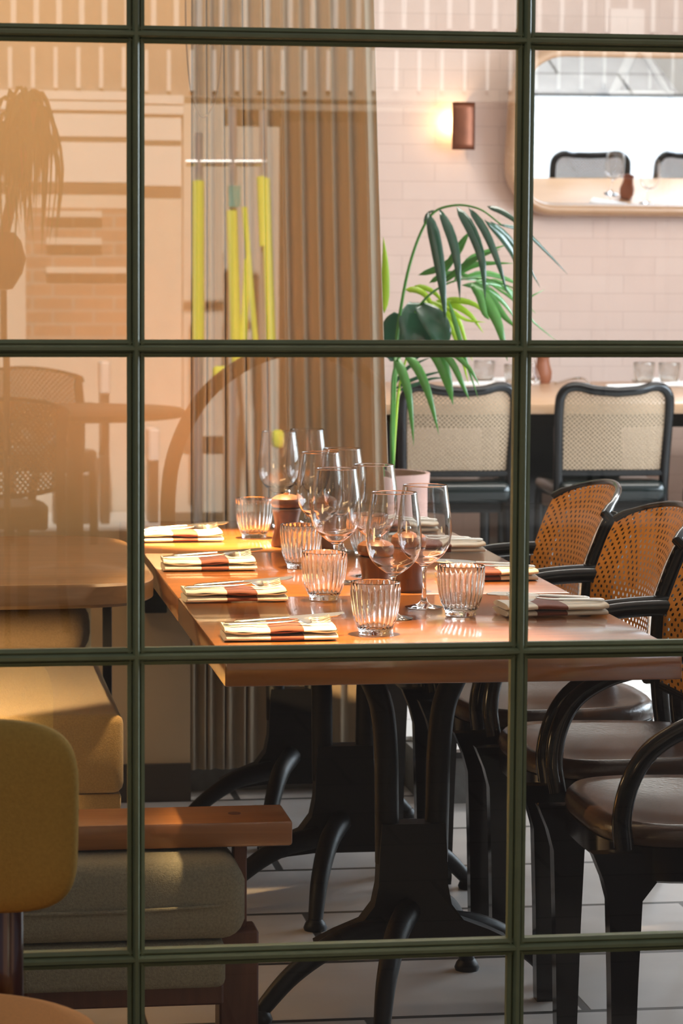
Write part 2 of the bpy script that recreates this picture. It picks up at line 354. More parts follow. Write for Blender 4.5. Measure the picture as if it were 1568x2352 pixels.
# ------------------------------------------------------------------ the room
def wall(name, x0, x1, y0, y1, z0, z1, mat): return struct(MB().box(x0, x1, y0, y1, z0, z1).build(name, mat, smooth=False))
RZ = 0.135                                       # height of the rear platform
wall('floor', -2.6, 5.6, 4.10, 7.66, -0.1, 0.0, 'stone')
struct(MB().box(0.74, 1.36, 7.64, 13.3, -0.1, RZ).box(1.36, 5.6, 7.38, 13.3, -0.1, RZ).box(-2.6, .74, 7.62, 13.3, -.1, RZ).build('floor_rear', 'stone2', smooth=False))
struct(MB().box(1.34, 5.5, 7.36, 7.38, 0, RZ-0.012).box(0.74, 1.36, 7.62, 7.64, 0, RZ-0.012).box(1.34, 1.36, 7.38, 7.64, 0, RZ-.012).build('trim_1', 'riser', smooth=False))
struct(MB().box(1.332, 5.5, 7.352, 7.40, RZ-0.012, RZ+0.004).build('trim_2', 'nosing', smooth=False))
wall('ceiling', -2.6, 5.6, 4.0, 13.3, 3.0, 3.2, 'white')
wall('wall_back', -2.6, 5.6, 13.0, 13.3, RZ, 3.0, 'brick')
wall('wall_left', -2.8, -2.6, 4.1, 13.3, -0.1, 3.0, 'plaster')
struct(MB().box(-2.6, 0.735, 7.5, 7.62, 0, 3.0).build('wall_partition', 'plaster', smooth=False))
struct(MB().box(-2.6, 0.735, 7.482, 7.5, 0, 0.10).build('baseboard_partition', 'skirt', smooth=False))
# right wall with a wide daylight opening at the platform
wr = MB(); wr.box(5.5, 5.7, 4.1, 7.3, -0.1, 3.0); wr.box(5.5, 5.7, 10.5, 13.3, -0.1, 3.0); wr.box(5.5, 5.7, 7.3, 10.5, -0.1, 0.75); wr.box(5.5, 5.7, 7.3, 10.5, 2.75, 3.0)
struct(wr.build('wall_right', 'white', smooth=False))
w2 = MB()
for y in (7.34, 8.9, 10.46): w2.box(5.56, 5.62, y-0.04, y+0.04, 0.75, 2.75)
for z in (0.79, 2.71): w2.box(5.56, 5.62, 7.3, 10.5, z-0.04, z+0.04)
o = struct(w2.build('window_2', 'green', smooth=False)); MB().box(5.585, 5.59, 7.3, 10.5, 0.75, 2.75).build('glass_pane', 'pane', o, smooth=False)
# front wall (tall, with the shop window in it)
wf = MB()
wf.box(-6, -0.32, 4.14, 4.32, -0.1, 10.4); wf.box(2.15, 8, 4.14, 4.32, -0.1, 10.4); wf.box(-0.32, 2.15, 4.14, 4.32, 2.75, 10.4)
struct(wf.build('wall_front', 'taupe', smooth=False))
struct(MB().box(-6, 8, 4.3, 13.4, 3.3, 3.5).build('ceiling_roof', 'dark', smooth=False))
# shop window: slim green glazing bars, one sheet of glass in every opening
CX = [0.3315+0.5845*k for k in (-1, 0, 1, 2, 3)]; RW = [1.779-0.4595*k for k in (-2, -1, 0, 1, 2, 3, 4)]
SEC = [(-13, 0), (-13, -5), (-8.6, -8), (-7.4, -8), (-6.6, -3), (-5.4, -3), (-4.6, -16), (-2.2, -20), (2.2, -20), (4.6, -16), (5.4, -3), (6.6, -3), (7.4, -8), (8.6, -8), (13, -5), (13, 0), (11, 2), (11, 22), (7, 26), (-7, 26), (-11, 22), (-11, 2)]
SEC = [(a*0.001, b*0.001) for a, b in SEC]
wb = MB()
for x in CX: wb.prism([(x+a, YG+b) for a, b in SEC], 'Z', -0.06, 2.72)
for z in RW: wb.prism([(YG+b*.97, z+a) for a, b in SEC], 'X', -0.26, 2.09)
for x0, x1, z0, z1 in ((-0.32, -0.25, -0.06, 2.75), (2.08, 2.15, -0.06, 2.75), (-0.32, 2.15, 2.69, 2.75)): wb.box(x0, x1, YG-0.03, YG+0.04, z0, z1)
win = struct(wb.build('window_1', 'green', angle=25))
gp = MB()
for i in range(4):
    for j in range(6):
        a, b = random.uniform(-.0008, .0008), random.uniform(-.0006, .0006)
        x0, x1, z0, z1 = CX[i]+.004, CX[i+1]-.004, RW[j+1]+.004, RW[j]-.004; k = len(gp.v)
        gp.v += [Vector((x, YG+(x-(x0+x1)/2)*a+(z-(z0+z1)/2)*b, z)) for x, z in ((x0, z0), (x1, z0), (x1, z1), (x0, z1))]
        gp.f.append([k, k+1, k+2, k+3])
gp.build('glass_pane', 'pane', win, smooth=False)

# ------------------------------------------------------------------ dining tables
TX0, TX1 = 0.545, 1.375
def table_base_bm():
    b = MB()
    s = [(.030, .36), (.062, .36), (.066, .30), (.068, .24), (.076, .20), (.10, .168), (.15, .148), (.19, .128), (.185, .098), (.13, .112), (.07, .118)]
    pr = s+[(-x, z) for x, z in s[::-1]]
    k = [p for p in pr]
    b.prism(k, 'Y', -.026, .026)
    return b
def table(y0, y1, label):
    cx, cy = (TX0+TX1)/2, (y0+y1)/2
    t = thing('dining_table', label, 'table', (cx, cy, 0), 0, 'dining tables pushed together in a row')
    MB().rbox(TX0-cx, TX1-cx, y0-cy, y1-cy, 0.698, 0.75, 0.004, 2).build('tabletop', 'oak', t)
    p = table_base_bm().build('pedestal', 'iron', t, angle=50)
    for sx in (-1, 1):                           # lyre uprights
        pts = spline([(sx*.105, 0, .70), (sx*.088, 0, .655), (sx*.062, 0, .59), (sx*.052, 0, .50), (sx*.050, 0, .40), (sx*.048, 0, .28)], 5)
        MB().tube(pts, [.024]*len(pts), 10, 0.9, up=(0, 1, 0)).build('upright', 'iron', t)
    MB().box(-.22, .22, -.05, .05, .685, .699).box(-.05, .05, -.25, .25, .685, .699).build('mounting_plate', 'iron', t, smooth=False)
    for ex, ey, back in ((-.31, -.10, 0), (.31, .10, 0), (-.10, -.26, 1), (.16, .24, 1)):
        e = Vector((ex, ey, 0))
        if back: pts = [e*.12+Vector((0, 0, .19)), e*.55+Vector((0, 0, .165)), e*.86+Vector((0, 0, .10)), e*1.0+Vector((0, 0, .02))]
        else: pts = [e*.2+Vector((0, 0, .155)), e*.5+Vector((0, 0, .135)), e*.78+Vector((0, 0, .085)), e*1.0+Vector((0, 0, .018))]
        pts = spline(pts, 6); n = len(pts)
        ft = MB().tube(pts, [lerp(.026, .016, i/(n-1)) for i in range(n)], 10, 1.0).build('foot', 'iron', t)
        MB().lathe([(0, 0), (.024, 0), (.026, .006), (.022, .016), (.016, .024), (0, .026)], 20, e).build('glide', 'iron', ft)
    return t
table(4.945, 5.822, 'orange oak dining table nearest the window with two ribbed tumblers and four black feet')
table(5.832, 6.690, 'orange oak dining table in the middle of the row between two others')
table(6.700, 7.490, 'orange oak dining table at the far end of the row, before the curtain')

# ------------------------------------------------------------------ place settings
def napkin_bm(seed):
    rnd = random.Random(seed); b = MB()
    for k, (z0, z1, off) in enumerate(((0.0005, .0125, 0), (.0128, .0245, .004))):
        q = MB().rbox(-.103, .103, -.058+off, .052+off, z0, z1, .0055, 3)
        # finer lengthwise cuts so the cloth can sag
        b2 = MB(); o = 0
        nx, ny = 26, 8
        def top(u, v):
            x = lerp(-.103, .103, u)+(.004 if k == 0 else -.003)*(v-.5); a = 2*PI*v
            w = .055; yy = -w*math.cos(a); zz = (z0+z1)/2+(z1-z0)/2*math.sin(a)*-1
            # squared-off oval section: cloth folded over itself
            yy = w*math.copysign(abs(math.cos(a))**.45, -math.cos(a)); zz = (z0+z1)/2-(z1-z0)/2*math.copysign(abs(math.sin(a))**.8, math.sin(a))
            e = min(u, 1-u)*12; e = min(1, e)
            sag = .0012*math.sin(7*u+seed+k*2)+.0008*math.sin(17*u+seed*2+v*3)
            return (x, yy+off-.003+sag*.8*e, zz+sag*(1 if k else .2)+(.002*(1-e) if k else 0))
        b.grid(top, 30, 28)
        for u in (0, 1):
            k0 = len(b.v); b.v += [Vector(top(u, j/28)) for j in range(28)]; b.f.append(list(range(k0, k0+28)))
    return b
def fork_bm():
    b = MB(); pts = [(-.098, 0, 0), (-.06, 0, .0006), (0, 0, .0015), (.030, 0, .004), (.042, 0, .0065)]
    P = spline(pts, 6); n = len(P)
    wd = [(.0062 if i/(n-1) < .15 else lerp(.0062, .0026, min(1, (i/(n-1)-.15)/.6))) for i in range(n)]; wd[0] = .003
    b.tube(P, wd, 10, 0.45, up=(0, 0, 1))
    def palm(u, v):
        x = lerp(.040, .066, u); w = lerp(.003, .0115, min(1, u*1.6)**.8); return (x, lerp(-w, w, v), .0062-.003*math.sin(PI*u*.8)+.0008*(2*v-1)**2)
    b.grid(palm, 8, 6)
    for k in range(4):
        y = lerp(-.0098, .0098, k/3)
        P = spline([(.064, y, .0045), (.078, y, .0035), (.092, y*.96, .007), (.101, y*.92, .011)], 4)
        b.tube(P, [.0014]*(len(P)-1)+[.0007], 6, .7)
    return b
def knife_bm():
    b = MB(); P = spline([(-.103, 0, .001), (-.06, 0, .0015), (-.02, 0, .002), (0, 0, .002)], 6); n = len(P)
    b.tube(P, [.004]+[lerp(.0068, .0042, i/(n-1)) for i in range(1, n)], 10, .55)
    k = len(b.v); ol = [(0, -.0042), (.02, -.0072), (.06, -.0085), (.09, -.0065), (.106, .001), (.104, .0055), (.06, .0058), (0, .0044)]
    b.prism(ol, 'Z', .0012, .0028)
    return b
NAPS = [  # x, y, turn, cutlery turn, flip, where
    (0.672, 5.195, -0.015, 'nearest the window on the left'),
    (0.655, 5.780, 0.02, 'second from the window on the left'),
    (0.662, 6.352, -0.01, 'third from the window on the left'),
    (0.655, 6.985, 0.015, 'in bright lamp light at far left')]
NAPSR = [(1.255, 5.485, 0.05, 'nearest the window on the right'),
    (1.248, 6.090, 0.03, 'second from the window on the right'),
    (1.250, 6.675, 0.02, 'third from the window on the right'),
    (1.245, 7.18, 0.02, 'seen through the near wine glasses on the right')]
TT = 0.7502
first = {}
for side, rows in (('left', NAPS), ('right', NAPSR)):
    for i, (x, y, rz, wh) in enumerate(rows):
        me = napkin_bm(i*3+(1 if side == 'left' else 20)).build('napkin', 'napL', None, angle=70, loc=(x, y, TT)); me.rotation_euler.z = rz+(PI if side == 'right' else 0)
        tag(me, 'folded cream napkin with a rust stripe, '+wh, 'napkin', 'folded striped napkins at the places')
        fl = 1 if side == 'left' else -1
        for nm, bmf, dx, dy, dr, tilt in (('knife', knife_bm, .022, .016, .06, -.055), ('fork', fork_bm, -.006, -.018, .02, -.012)):
            if nm not in first:
                o = bmf().build(nm, 'steel', None, angle=50); first[nm] = o
            else:
                o = first[nm].copy(); COL.objects.link(o)
            o.location = (x+fl*dx, y+dy, TT+.0262+(.0072 if nm == 'knife' else .0036))
            o.rotation_euler = (.42 if side == 'left' else -.42, tilt, rz+dr*fl+(PI if side == 'right' else 0))
            tag(o, 'steel %s on the striped napkin %s' % (nm, wh), nm, '%s laid on the napkins' % ('knives' if nm == 'knife' else 'forks'))

# ------------------------------------------------------------------ glasses
def wine_parts():
    bowl_out = [(.0060, .079), (.013, .083), (.026, .092), (.038, .104), (.0455, .119), (.0492, .136), (.0500, .150), (.0490, .170), (.0468, .190), (.0440, .210), (.0415, .228), (.0408, .2345)]
    bo = spline([(r, z, 0) for r, z in bowl_out], 3); bo = [(p.x*(1+.09*min(1, max(0, (p.y-.085)/.03))), p.y) for p in bo]
    inner = [(max(0, r-.0011), z+(.0016 if z < .10 else 0)) for r, z in bo if z > .0815][::-1]
    prof = bo+[(bo[-1][0]-.0005, .2350)]+inner+[(0, .0835)]
    stem = [(0, 0), (.036, 0), (.0385, .0008), (.0385, .0016), (.030, .0034), (.014, .0065), (.0072, .012), (.0046, .022), (.0038, .045), (.0040, .068), (.0052, .0765)]
    return [(r, z*1.055) for r, z in prof], [(r, z*1.055) for r, z in stem]
WG = []
wp, ws = wine_parts()
def wine(i, x, rim, label, fx=0):
    Y = 3144.0/(rim-553)
    p = at(x, rim, Y); loc = (p.x, p.y, TT)
    if i == 0:
        t = thing('wine_glass', label, 'wine glass', loc, 0, 'wine glasses on the dining tables')
        # one blown piece: stem and bowl share their surface
        MB().lathe(ws+wp, 48).build('bowl', 'glass', t, angle=60)
        WG.append(t); return t
    return dup(WG[0], loc, 0, label, 'wine glasses on the dining tables')
for i, (x, rim, lb) in enumerate((
    (905, 1130, 'empty wine glass nearest the window, in front of the dark pepper mill'),
    (976, 1113, 'empty wine glass just right of the nearest wine glass, its stem clear'),
    (772, 1072, 'empty wine glass behind the middle clear tumbler, third from the window'),
    (858, 1063, 'empty wine glass right of the glass behind the middle tumbler'),
    (735, 1033, 'empty wine glass standing right of the lit pepper mill'),
    (785, 1024, 'empty wine glass in the far cluster, slim gap right of the lit mill glass'),
    (641, 983, 'empty wine glass farthest left, rising behind the lit pepper mill'),
    (705, 978, 'empty wine glass farthest back, right of the leftmost wine glass'))): wine(i, x, rim, lb)
def tumbler_bm():
    NF = 26
    out = [(0, 0), (.024, 0), (.0270, .001), (.0278, .004), (.0278, .008), (.0300, .013), (.0348, .026), (.0386, .042), (.0408, .060), (.0419, .080), (.0424, .0945), (.0418, .0962)]
    inn = [(.0404, .0950), (.0398, .080), (.0384, .060), (.0360, .042), (.0318, .026), (.0262, .0165), (.020, .0135), (0, .0130)]
    prof = [(r*1.11, z*1.03) for r, z in out+inn]
    def mod(i, th):
        if 5 <= i <= 9: return .0017*abs(math.cos(NF*th/2))-.0006
        if 13 <= i <= 16: return -.0016*abs(math.cos(NF*th/2))
        return 0
    # densify
    return MB().lathe(prof, NF*8, mod=mod)
TUM = [(865, 1460, 'ribbed tumbler nearest the window, glowing orange from the table light'),
       (1062, 1416, 'ribbed tumbler right of the near wine glasses, by the green bar'),
       (747, 1380, 'grey clear ribbed tumbler on the table seam, left of the dark mill'),
       (693, 1307, 'ribbed tumbler half hidden behind the grey clear one'),
       (586, 1237, 'ribbed tumbler in bright lamp light beside the far left napkin'),
       (848, 1278, 'ribbed tumbler glimpsed behind the wine glasses, left of the dark mill cap')]
t0 = None
for x, y, lb in TUM:
    p = on(x, y, .75)
    if t0 is None:
        t0 = tumbler_bm().build('tumbler', 'tglass', None, angle=35)
        o = t0
    else: o = t0.copy(); COL.objects.link(o)
    o.location = (p.x, p.y+.02, TT); o.rotation_euler.z = random.uniform(0, 1)
    tag(o, lb, 'tumbler', 'ribbed tumblers on the dining tables')

# pepper and salt mills
def mill(x, y, label, first=None):
    p = on(x, y, .75); loc = (p.x, p.y+.035, TT)
    if first is None:
        t = thing('pepper_mill', label, 'mill', loc, 0, 'waisted wooden mills')
        MB().lathe([(0, 0), (.036, 0), (.0375, .002), (.0375, .008), (.034, .022), (.0295, .040), (.0285, .052), (.0305, .068), (.0345, .084), (.0355, .090), (.034, .0925), (0, .0925)], 40).build('body', 'mill', t)
        MB().lathe([(0, .0935), (.030, .0935), (.036, .098), (.0385, .106), (.036, .116), (.026, .123), (.012, .1265), (0, .127)], 40).build('cap', 'mill', t)
        MB().lathe([(0, .1265), (.0075, .1265), (.0085, .130), (.0085, .135), (.0065, .138), (0, .1385)], 20).build('knob', 'steel', t)
        return t
    return dup(first, loc, 0, label, 'waisted wooden mills')
m0 = mill(662, 1258, 'brown wooden pepper mill with a lit cap, beside the far left tumbler')
mill(748, 1262, 'brown wooden mill hidden behind wine glasses, right of the lit-cap mill', m0)
mill(868, 1385, 'dark wooden pepper mill left of the near wine glass stem', m0)
mill(944, 1362, 'dark wooden mill directly behind the clear stem of the near right wine glass', m0)
#PART3
# ------------------------------------------------------------------ cane armchairs (front = -x)
def bx_post(z):   # back post line: x at height z
    return spline_x(z)
_PX = [(0, .335), (.20, .262), (.42, .208), (.55, .190), (.70, .196), (.80, .232), (.86, .262), (.90, .285)]
def spline_x(z):
    for (z0, a), (z1, b) in zip(_PX, _PX[1:]):
        if z <= z1: return lerp(a, b, (z-z0)/(z1-z0))
    return _PX[-1][1]
def make_armchair(label, loc):
    t = thing('cane_armchair', label, 'chair', loc, 0, 'cane backed armchairs at the dining tables')
    # seat: rounded trapezoid, dished leather pad in a bent frame
    def ol(k, n, s=1.0):
        a = 2*PI*k/n; c, q = math.cos(a), math.sin(a)
        x = .225*s*math.copysign(abs(c)**.62, c); y = .245*s*math.copysign(abs(q)**.62, q)
        return x, y*(1-.10*(x/.225)*1.0)
    n = 48; b = MB(); rings = [(1.0, .442), (1.012, .452), (1.0, .468), (.96, .478), (.86, .476), (.6, .466), (.3, .461), (.02, .460)]
    for s_, z in rings:
        for k in range(n): x, y = ol(k, n, s_); b.v.append(Vector((x, y, z)))
    for j in range(len(rings)-1):
        for k in range(n): b.f.append([j*n+k, j*n+(k+1) % n, (j+1)*n+(k+1) % n, (j+1)*n+k])
    b.f.append([k for k in range(n)][::-1]); b.f.append([(len(rings)-1)*n+k for k in range(n)])
    b.build('seat', 'leather', t, angle=60)
    b = MB(); rings = [(.97, .395), (1.0, .400), (1.01, .440), (.97, .443)]
    for s_, z in rings:
        for k in range(n): x, y = ol(k, n, s_); b.v.append(Vector((x, y, z-.018*(1 if z < .41 and abs(y) > .20 else 0))))
    for j in range(3):
        for k in range(n): b.f.append([j*n+k, j*n+(k+1) % n, (j+1)*n+(k+1) % n, (j+1)*n+k])
    b.f.append(list(range(n))[::-1]); b.f.append([3*n+k for k in range(n)])
    b.build('seat_frame', 'black', t, angle=50)
    for s in (-1, 1):
        # front legs: broad, tapering, flaring into the frame
        zz = [0.0, .012, .20, .345, .385, .43]; wx = [.021, .022, .027, .033, .045, .066]
        b = MB()
        for z, w in zip(zz, wx):
            for dx, dy in ((-w, -.017), (w*(1.0 if z < .36 else 1.5), -.017), (w*(1.0 if z < .36 else 1.5), .017), (-w, .017)):
                b.v.append(Vector((-.195+dx*(.9), s*.215+dy, z)))
        for j in range(len(zz)-1):
            for k in range(4): b.f.append([j*4+k, j*4+(k+1) % 4, (j+1)*4+(k+1) % 4, (j+1)*4+k])
        b.f.append([3, 2, 1, 0]); b.f.append([len(zz)*4-4+k for k in range(4)])
        b.build('leg', 'black', t, angle=30)
        # rear leg running up into the back post, with a scrolled top
        P = spline([(x, s*(.232 if z < .3 else .250), z) for z, x in ((0, .335), (.20, .262), (.42, .208), (.56, .192), (.70, .196), (.78, .222), (.825, .240), (.852, .247))], 5); m_ = len(P)
        b = MB().tube(P, [lerp(.017, .021, min(1, i/(m_*.5))) if i < m_*.8 else lerp(.021, .010, (i-m_*.8)/(m_*.2)) for i in range(m_)], 12, 1.0, up=(0, 1, 0))
        b.build('leg', 'black', t)
        # arm: along, then down to the seat side
        P = spline([(.205, s*.262, .712), (.12, s*.276, .709), (.04, s*.281, .700), (-.04, s*.282, .676), (-.11, s*.282, .655), (-.168, s*.279, .618), (-.200, s*.272, .565), (-.212, s*.262, .50), (-.205, s*.252, .445)], 6)
        MB().tube(P, .0175, 12, 1.0, up=(0, 0, 1)).build('arm', 'black', t)
    def pt(u, v, dx=0):
        y = lerp(-.262, .262, u); k = 1-(2*u-1)**2
        zt = .846+.052*k**.8; zb = .545-.025*k
        z = lerp(zb, zt, v)
        return (spline_x(z)-.034+.055*k+dx, y, z)
    MB().grid(lambda u, v: pt(u, v), 24, 16, uv=lambda u, v: (u*.56, v*.35)).build('cane_panel', 'cane', t)
    P = [Vector(pt(i/24, 1, .004)) for i in range(25)]
    P = [P[0]+Vector((.012, -.006, -.012))]+[Vector(q) for q in P]+[P[-1]+Vector((.012, .006, -.012))]
    MB().tube(P, [.012, .0125, .011]+[.0085]*21+[.011, .0125, .012], 10).build('top_rail', 'black', t)
    P = [pt(i/24, 0, .004) for i in range(25)]
    MB().tube(P, .010, 10).build('lower_rail', 'black', t)
    return t
ac = make_armchair('cane armchair nearest the window, only its dark seat and looped arm in view', (1.415, 4.955, 0))
G_AC = 'cane backed armchairs at the dining tables'
dup(ac, (1.422, 5.590, 0), 0.0, 'cane armchair at the right edge, second from the window, its brown seat lit', G_AC)
dup(ac, (1.412, 6.205, 0), 0.0, 'cane armchair whose honey cane back is cut by the right edge of the photo', G_AC)
dup(ac, (1.405, 6.825, 0), 0.0, 'cane armchair farthest from the window, its whole honey cane back showing', G_AC)

# ------------------------------------------------------------------ ochre sofa and the left table
sf = thing('sofa', 'ochre wool sofa in lamp light behind the round-edged table on the left', 'sofa', (-0.35, 6.7, 0))
MB().rbox(-.85, .805, -.585, .56, .285, .46, .022, 3).build('seat_cushion', 'sofa', sf)
MB().rbox(-.84, .80, -.57, .56, .245, .285, .008, 2).build('base_rail', 'sofa', sf)
MB().rbox(-.85, .80, .42, .56, .30, .66, .05, 4).build('backrest', 'sofa', sf)
for x in (-.75, .70):
    for y in (-.48, .47): MB().box(x-.02, x+.02, y-.02, y+.02, 0, .245).build('leg', 'black', sf, smooth=False)
bo = MB().rbox(-.42, .42, -.085, .085, 0, .17, .07, 5)
bo.move(lambda p: (p.x, p.y+.02*p.z/.17, p.z*(1-.10*(p.x/.42)**2)))
tag(bo.build('bolster', 'brownfab', None, loc=(0.015, 6.98, .462)), 'dark brown bolster cushion lying on the ochre sofa under the left table', 'cushion')
lt = thing('side_table', 'brown table with a rounded edge at far left, on a black metal leg', 'table', (-0.425, 6.6, 0))
b = MB(); pr = []
for k in range(64):
    a = 2*PI*k/64; c, q = math.cos(a), math.sin(a)
    pr.append((.96*math.copysign(abs(c)**.16, c), .535*math.copysign(abs(q)**.30, q)))
for s_, z in ((.985, .698), (1, .706), (1, .744), (.992, .75)):
    for x, y in pr: b.v.append(Vector((x*s_, y*s_, z)))
for j in range(3):
    for k in range(64): b.f.append([j*64+k, j*64+(k+1) % 64, (j+1)*64+(k+1) % 64, (j+1)*64+k])
b.f.append(list(range(64))[::-1]); b.f.append([192+k for k in range(64)])
b.build('tabletop', 'walnut', lt, angle=40)
for x, y in ((-.88, -.40), (-.88, .38), (.917, -.40), (.903, .38)): MB().rbox(x-.011, x+.011, y-.011, y+.011, 0, .70, .002, 1).build('leg', 'iron', lt, smooth=False)
MB().box(-.88, .90, .36, .40, .672, .70).build('under_rail', 'iron', lt, smooth=False)
p = at(358, 1370, 7.47)
bx = thing('wall_box', 'dark square box fixed low on the tan partition, left of the oak tables', 'box', (p.x, 7.5, p.z))
MB().rbox(-.03, .03, -.03, -.001, -.045, .045, .004, 2).build('case', 'iron', bx)
MB().box(-.008, .008, -.033, -.0295, 0, .022).build('socket', 'black', bx, smooth=False)
# brown panel curtain box beneath: heater cabinet by the partition
# ------------------------------------------------------------------ low wood-armed lounge chair
lc = thing('lounge_chair', 'low lounge chair with a flat orange wood arm and grey-olive cushions', 'lounge chair', (0.30, 5.0, 0))
L0 = Vector((0.30, 5.0, 0))
b = MB().rbox(-.40, .397, .165, .325, .364, .412, .006, 2); b.move(lambda p: (p.x, p.y, p.z+.012*(p.x-.4)*.6*0))
ar = b.build('arm', 'armwood', lc)
MB().lathe([(0, 0), (.012, 0), (.012, .0012), (0, .0012)], 20, (.297, .245, .4118)).build('plug', 'redwood', ar)
MB().rbox(.290, .316, .20, .23, .19, .366, .003, 1).build('arm_post', 'redwood', lc)
MB().rbox(.262, .335, .17, .25, 0, .205, .004, 1).build('front_leg', 'redwood', lc)
MB().rbox(-.39, -.33, .17, .25, 0, .366, .004, 1).build('rear_leg', 'redwood', lc)
sc = MB().rbox(-.42, .290, .05, .30, .215, .36, .035, 4); sc.move(lambda p: (p.x+(.012*math.sin(PI*(p.z-.215)/.145) if p.x > .2 else 0), p.y, p.z+.004*math.sin(p.x*14)*(1 if p.z > .3 else .3)))
sc = sc.build('seat_cushion', 'greyfab', lc)
P = [(-.42, .048, .283), (-.2, .047, .279), (0, .047, .276), (.2, .048, .280), (.275, .056, .284)]
MB().tube(spline(P, 5), .0035, 8).build('piping', 'greyfab', sc)
MB().rbox(-.42, .262, .06, .30, .125, .212, .016, 3).build('seat_base', 'greyfab', lc)
MB().rbox(-.40, .262, .10, .29, .085, .127, .004, 1).build('base_rail', 'redwood', lc, smooth=False)

# ------------------------------------------------------------------ chair outside the window, front left
fc = thing('upholstered_chair', 'olive upholstered chair with rosewood posts outside the window at lower left', 'chair', (0, 0, 0))
pR = at(180, 1900, 3.9); cx = pR.x-.215; fc.location = (cx, 3.86, 0)
zt, zb = at(60, 1650, 3.9).z, at(60, 2092, 3.9).z
b = MB()
def backp(u, v):
    a = 2*PI*u; c, q = math.cos(a), math.sin(a)
    x = .215*math.copysign(abs(c)**.38, c); z = .5*(zt+zb)+.5*(zt-zb)*math.copysign(abs(q)**.42, q)
    w = (1.0, 1.0, .96, .85, 0)[int(v)] if False else v
    return x, z
n = 64
for s_, y in ((.0, -.012), (.80, -.014), (.95, -.008), (1, .006), (1, .026), (.95, .04), (.8, .046), (0, .046)):
    for k in range(n):
        x, z = backp(k/n, 0); x *= s_; z = .5*(zt+zb)+(z-.5*(zt+zb))*s_
        # slight waist towards the bottom
        x *= 1-.02*(zt-z)/(zt-zb)
        b.v.append(Vector((x, y+.04*(x/.215)**2*-1+.03, z)))
for j in range(7):
    for k in range(n): b.f.append([j*n+k, j*n+(k+1) % n, (j+1)*n+(k+1) % n, (j+1)*n+k])
b.build('backrest', 'olive', fc, angle=80)
for s in (-1, 1):
    xp = s*(.215-.15*0-.098)
    P = spline([(xp, .055, zb+.10), (xp, .045, zb-.01), (xp, .03, .42), (xp*1.1, .05, .2), (xp*1.25, .09, 0)], 5)
    MB().tube(P, [.0225]*len(P), 14).build('back_post', 'post', fc)
b = MB().lathe([(0, .40), (.215, .40), (.232, .415), (.236, .432), (.225, .450), (.19, .459), (.10, .463), (0, .464)], 56, (0, -.21, 0))
b.build('seat', 'rust', fc, angle=60)
for s in (-1, 1):
    P = [(s*.15, -.33, .40), (s*.165, -.36, .2), (s*.18, -.385, 0)]; MB().tube(spline(P, 4), .018, 12).build('leg', 'post', fc)

# ------------------------------------------------------------------ curtain, blind cord
cu = MB()
def cur(u, v):
    z = lerp(0.075, 2.98, v)
    xl = .716; xr = 1.215+.050*(1-max(0, min(1, (z-.6)/1.6)))+.012*(1-v)
    n = 11.0; w = u*n+.18*math.sin(u*9)+.03*math.sin(2.2*z+u*7); fr = w-math.floor(w)
    d = math.exp(-((fr-.5)/.10)**2)                       # narrow deep folds between broad soft faces
    x = lerp(xl, xr, u)+.012*math.sin(2*PI*fr)*min(1, .3+u)
    return (x, 7.535+.085*d*min(1, .35+u)+.010*math.cos(4*PI*fr), z)
cu.grid(cur, 330, 24)
tag(cu.build('curtain', 'curtain', None, angle=180, solid=.004), 'long pleated beige curtain hanging behind the far end of the oak tables', 'curtain')
P = spline([at(425, -60, 7.46), at(428, 100, 7.46), at(440, 215, 7.46), at(466, 270, 7.46), at(495, 225, 7.46), at(508, 120, 7.46), at(513, -60, 7.46)], 8)
P = [Vector((p.x, 7.46, p.z)) for p in P]; P[0].z = P[-1].z = 2.99
tag(MB().tube(P, .0022, 6).build('blind_cord', 'cord'), 'thin dark blind cord hanging in a loop before the tan partition', 'cord')

# ------------------------------------------------------------------ the rear platform: long table, chairs
def make_far_chair(label, loc):
    t = thing('cane_chair', label, 'chair', loc, 0, 'cane chairs with their backs to the window')
    w = .208
    P = [(-w-.004, -.25, 0), (-w, -.21, .25), (-w+.002, -.205, .45), (-w-.004, -.225, .65), (-w-.006, -.245, .76), (-w+.004, -.252, .80), (-w+.03, -.258, .822), (-w+.07, -.266, .824), (-w*.4, -.282, .812), (0, -.290, .806)]
    P = spline(P, 6); Q = [Vector((-p.x, p.y, p.z)) for p in P][::-1]
    MB().tube(P+Q[1:], .0185, 10, up=(0, 1, 0)).build('back_frame', 'black', t)
    MB().tube([(-w, -.207, .495), (0, -.222, .495), (w, -.207, .495)], .013, 8).build('lower_rail', 'black', t)
    def pn(u, v):
        k = 1-(2*u-1)**2; z = lerp(.50, .812-.010*k, v); return (lerp(-w, w, u), lerp(-.207-.012*k, -.250-.035*k, v), z)
    MB().grid(pn, 16, 10, uv=lambda u, v: (u*.40, v*.31)).build('cane_panel', 'cane2', t)
    MB().rbox(-.212, .212, -.255, .21, .385, .468, .040, 5).build('seat', 'leather2', t)
    MB().box(-.195, .195, -.20, .19, .345, .41).build('apron', 'black', t, smooth=False)
    for s in (-1, 1):
        MB().tube(spline([(s*.19, .185, .40), (s*.192, .19, .2), (s*.195, .2, 0)], 4), [.019]*8+[.015], 10).build('leg', 'black', t)
        MB().tube(spline([(s*.19, -.20, .40), (s*.198, -.215, .2), (s*.205, -.25, 0)], 4), [.018]*8+[.015], 10).build('leg', 'black', t)
    return t
FC = [(2.04, 'pale cane chair left of the right green bar, palm fronds hanging before it'),
      (2.64, 'pale cane chair right of the right green bar, its whole back in view'),
      (3.24, 'pale cane chair cut off by the right edge of the photo'),
      (3.84, 'first pale cane chair beyond the photo edge, seen in the wall mirror'),
      (4.44, 'second pale cane chair beyond the photo edge, seen in the wall mirror')]
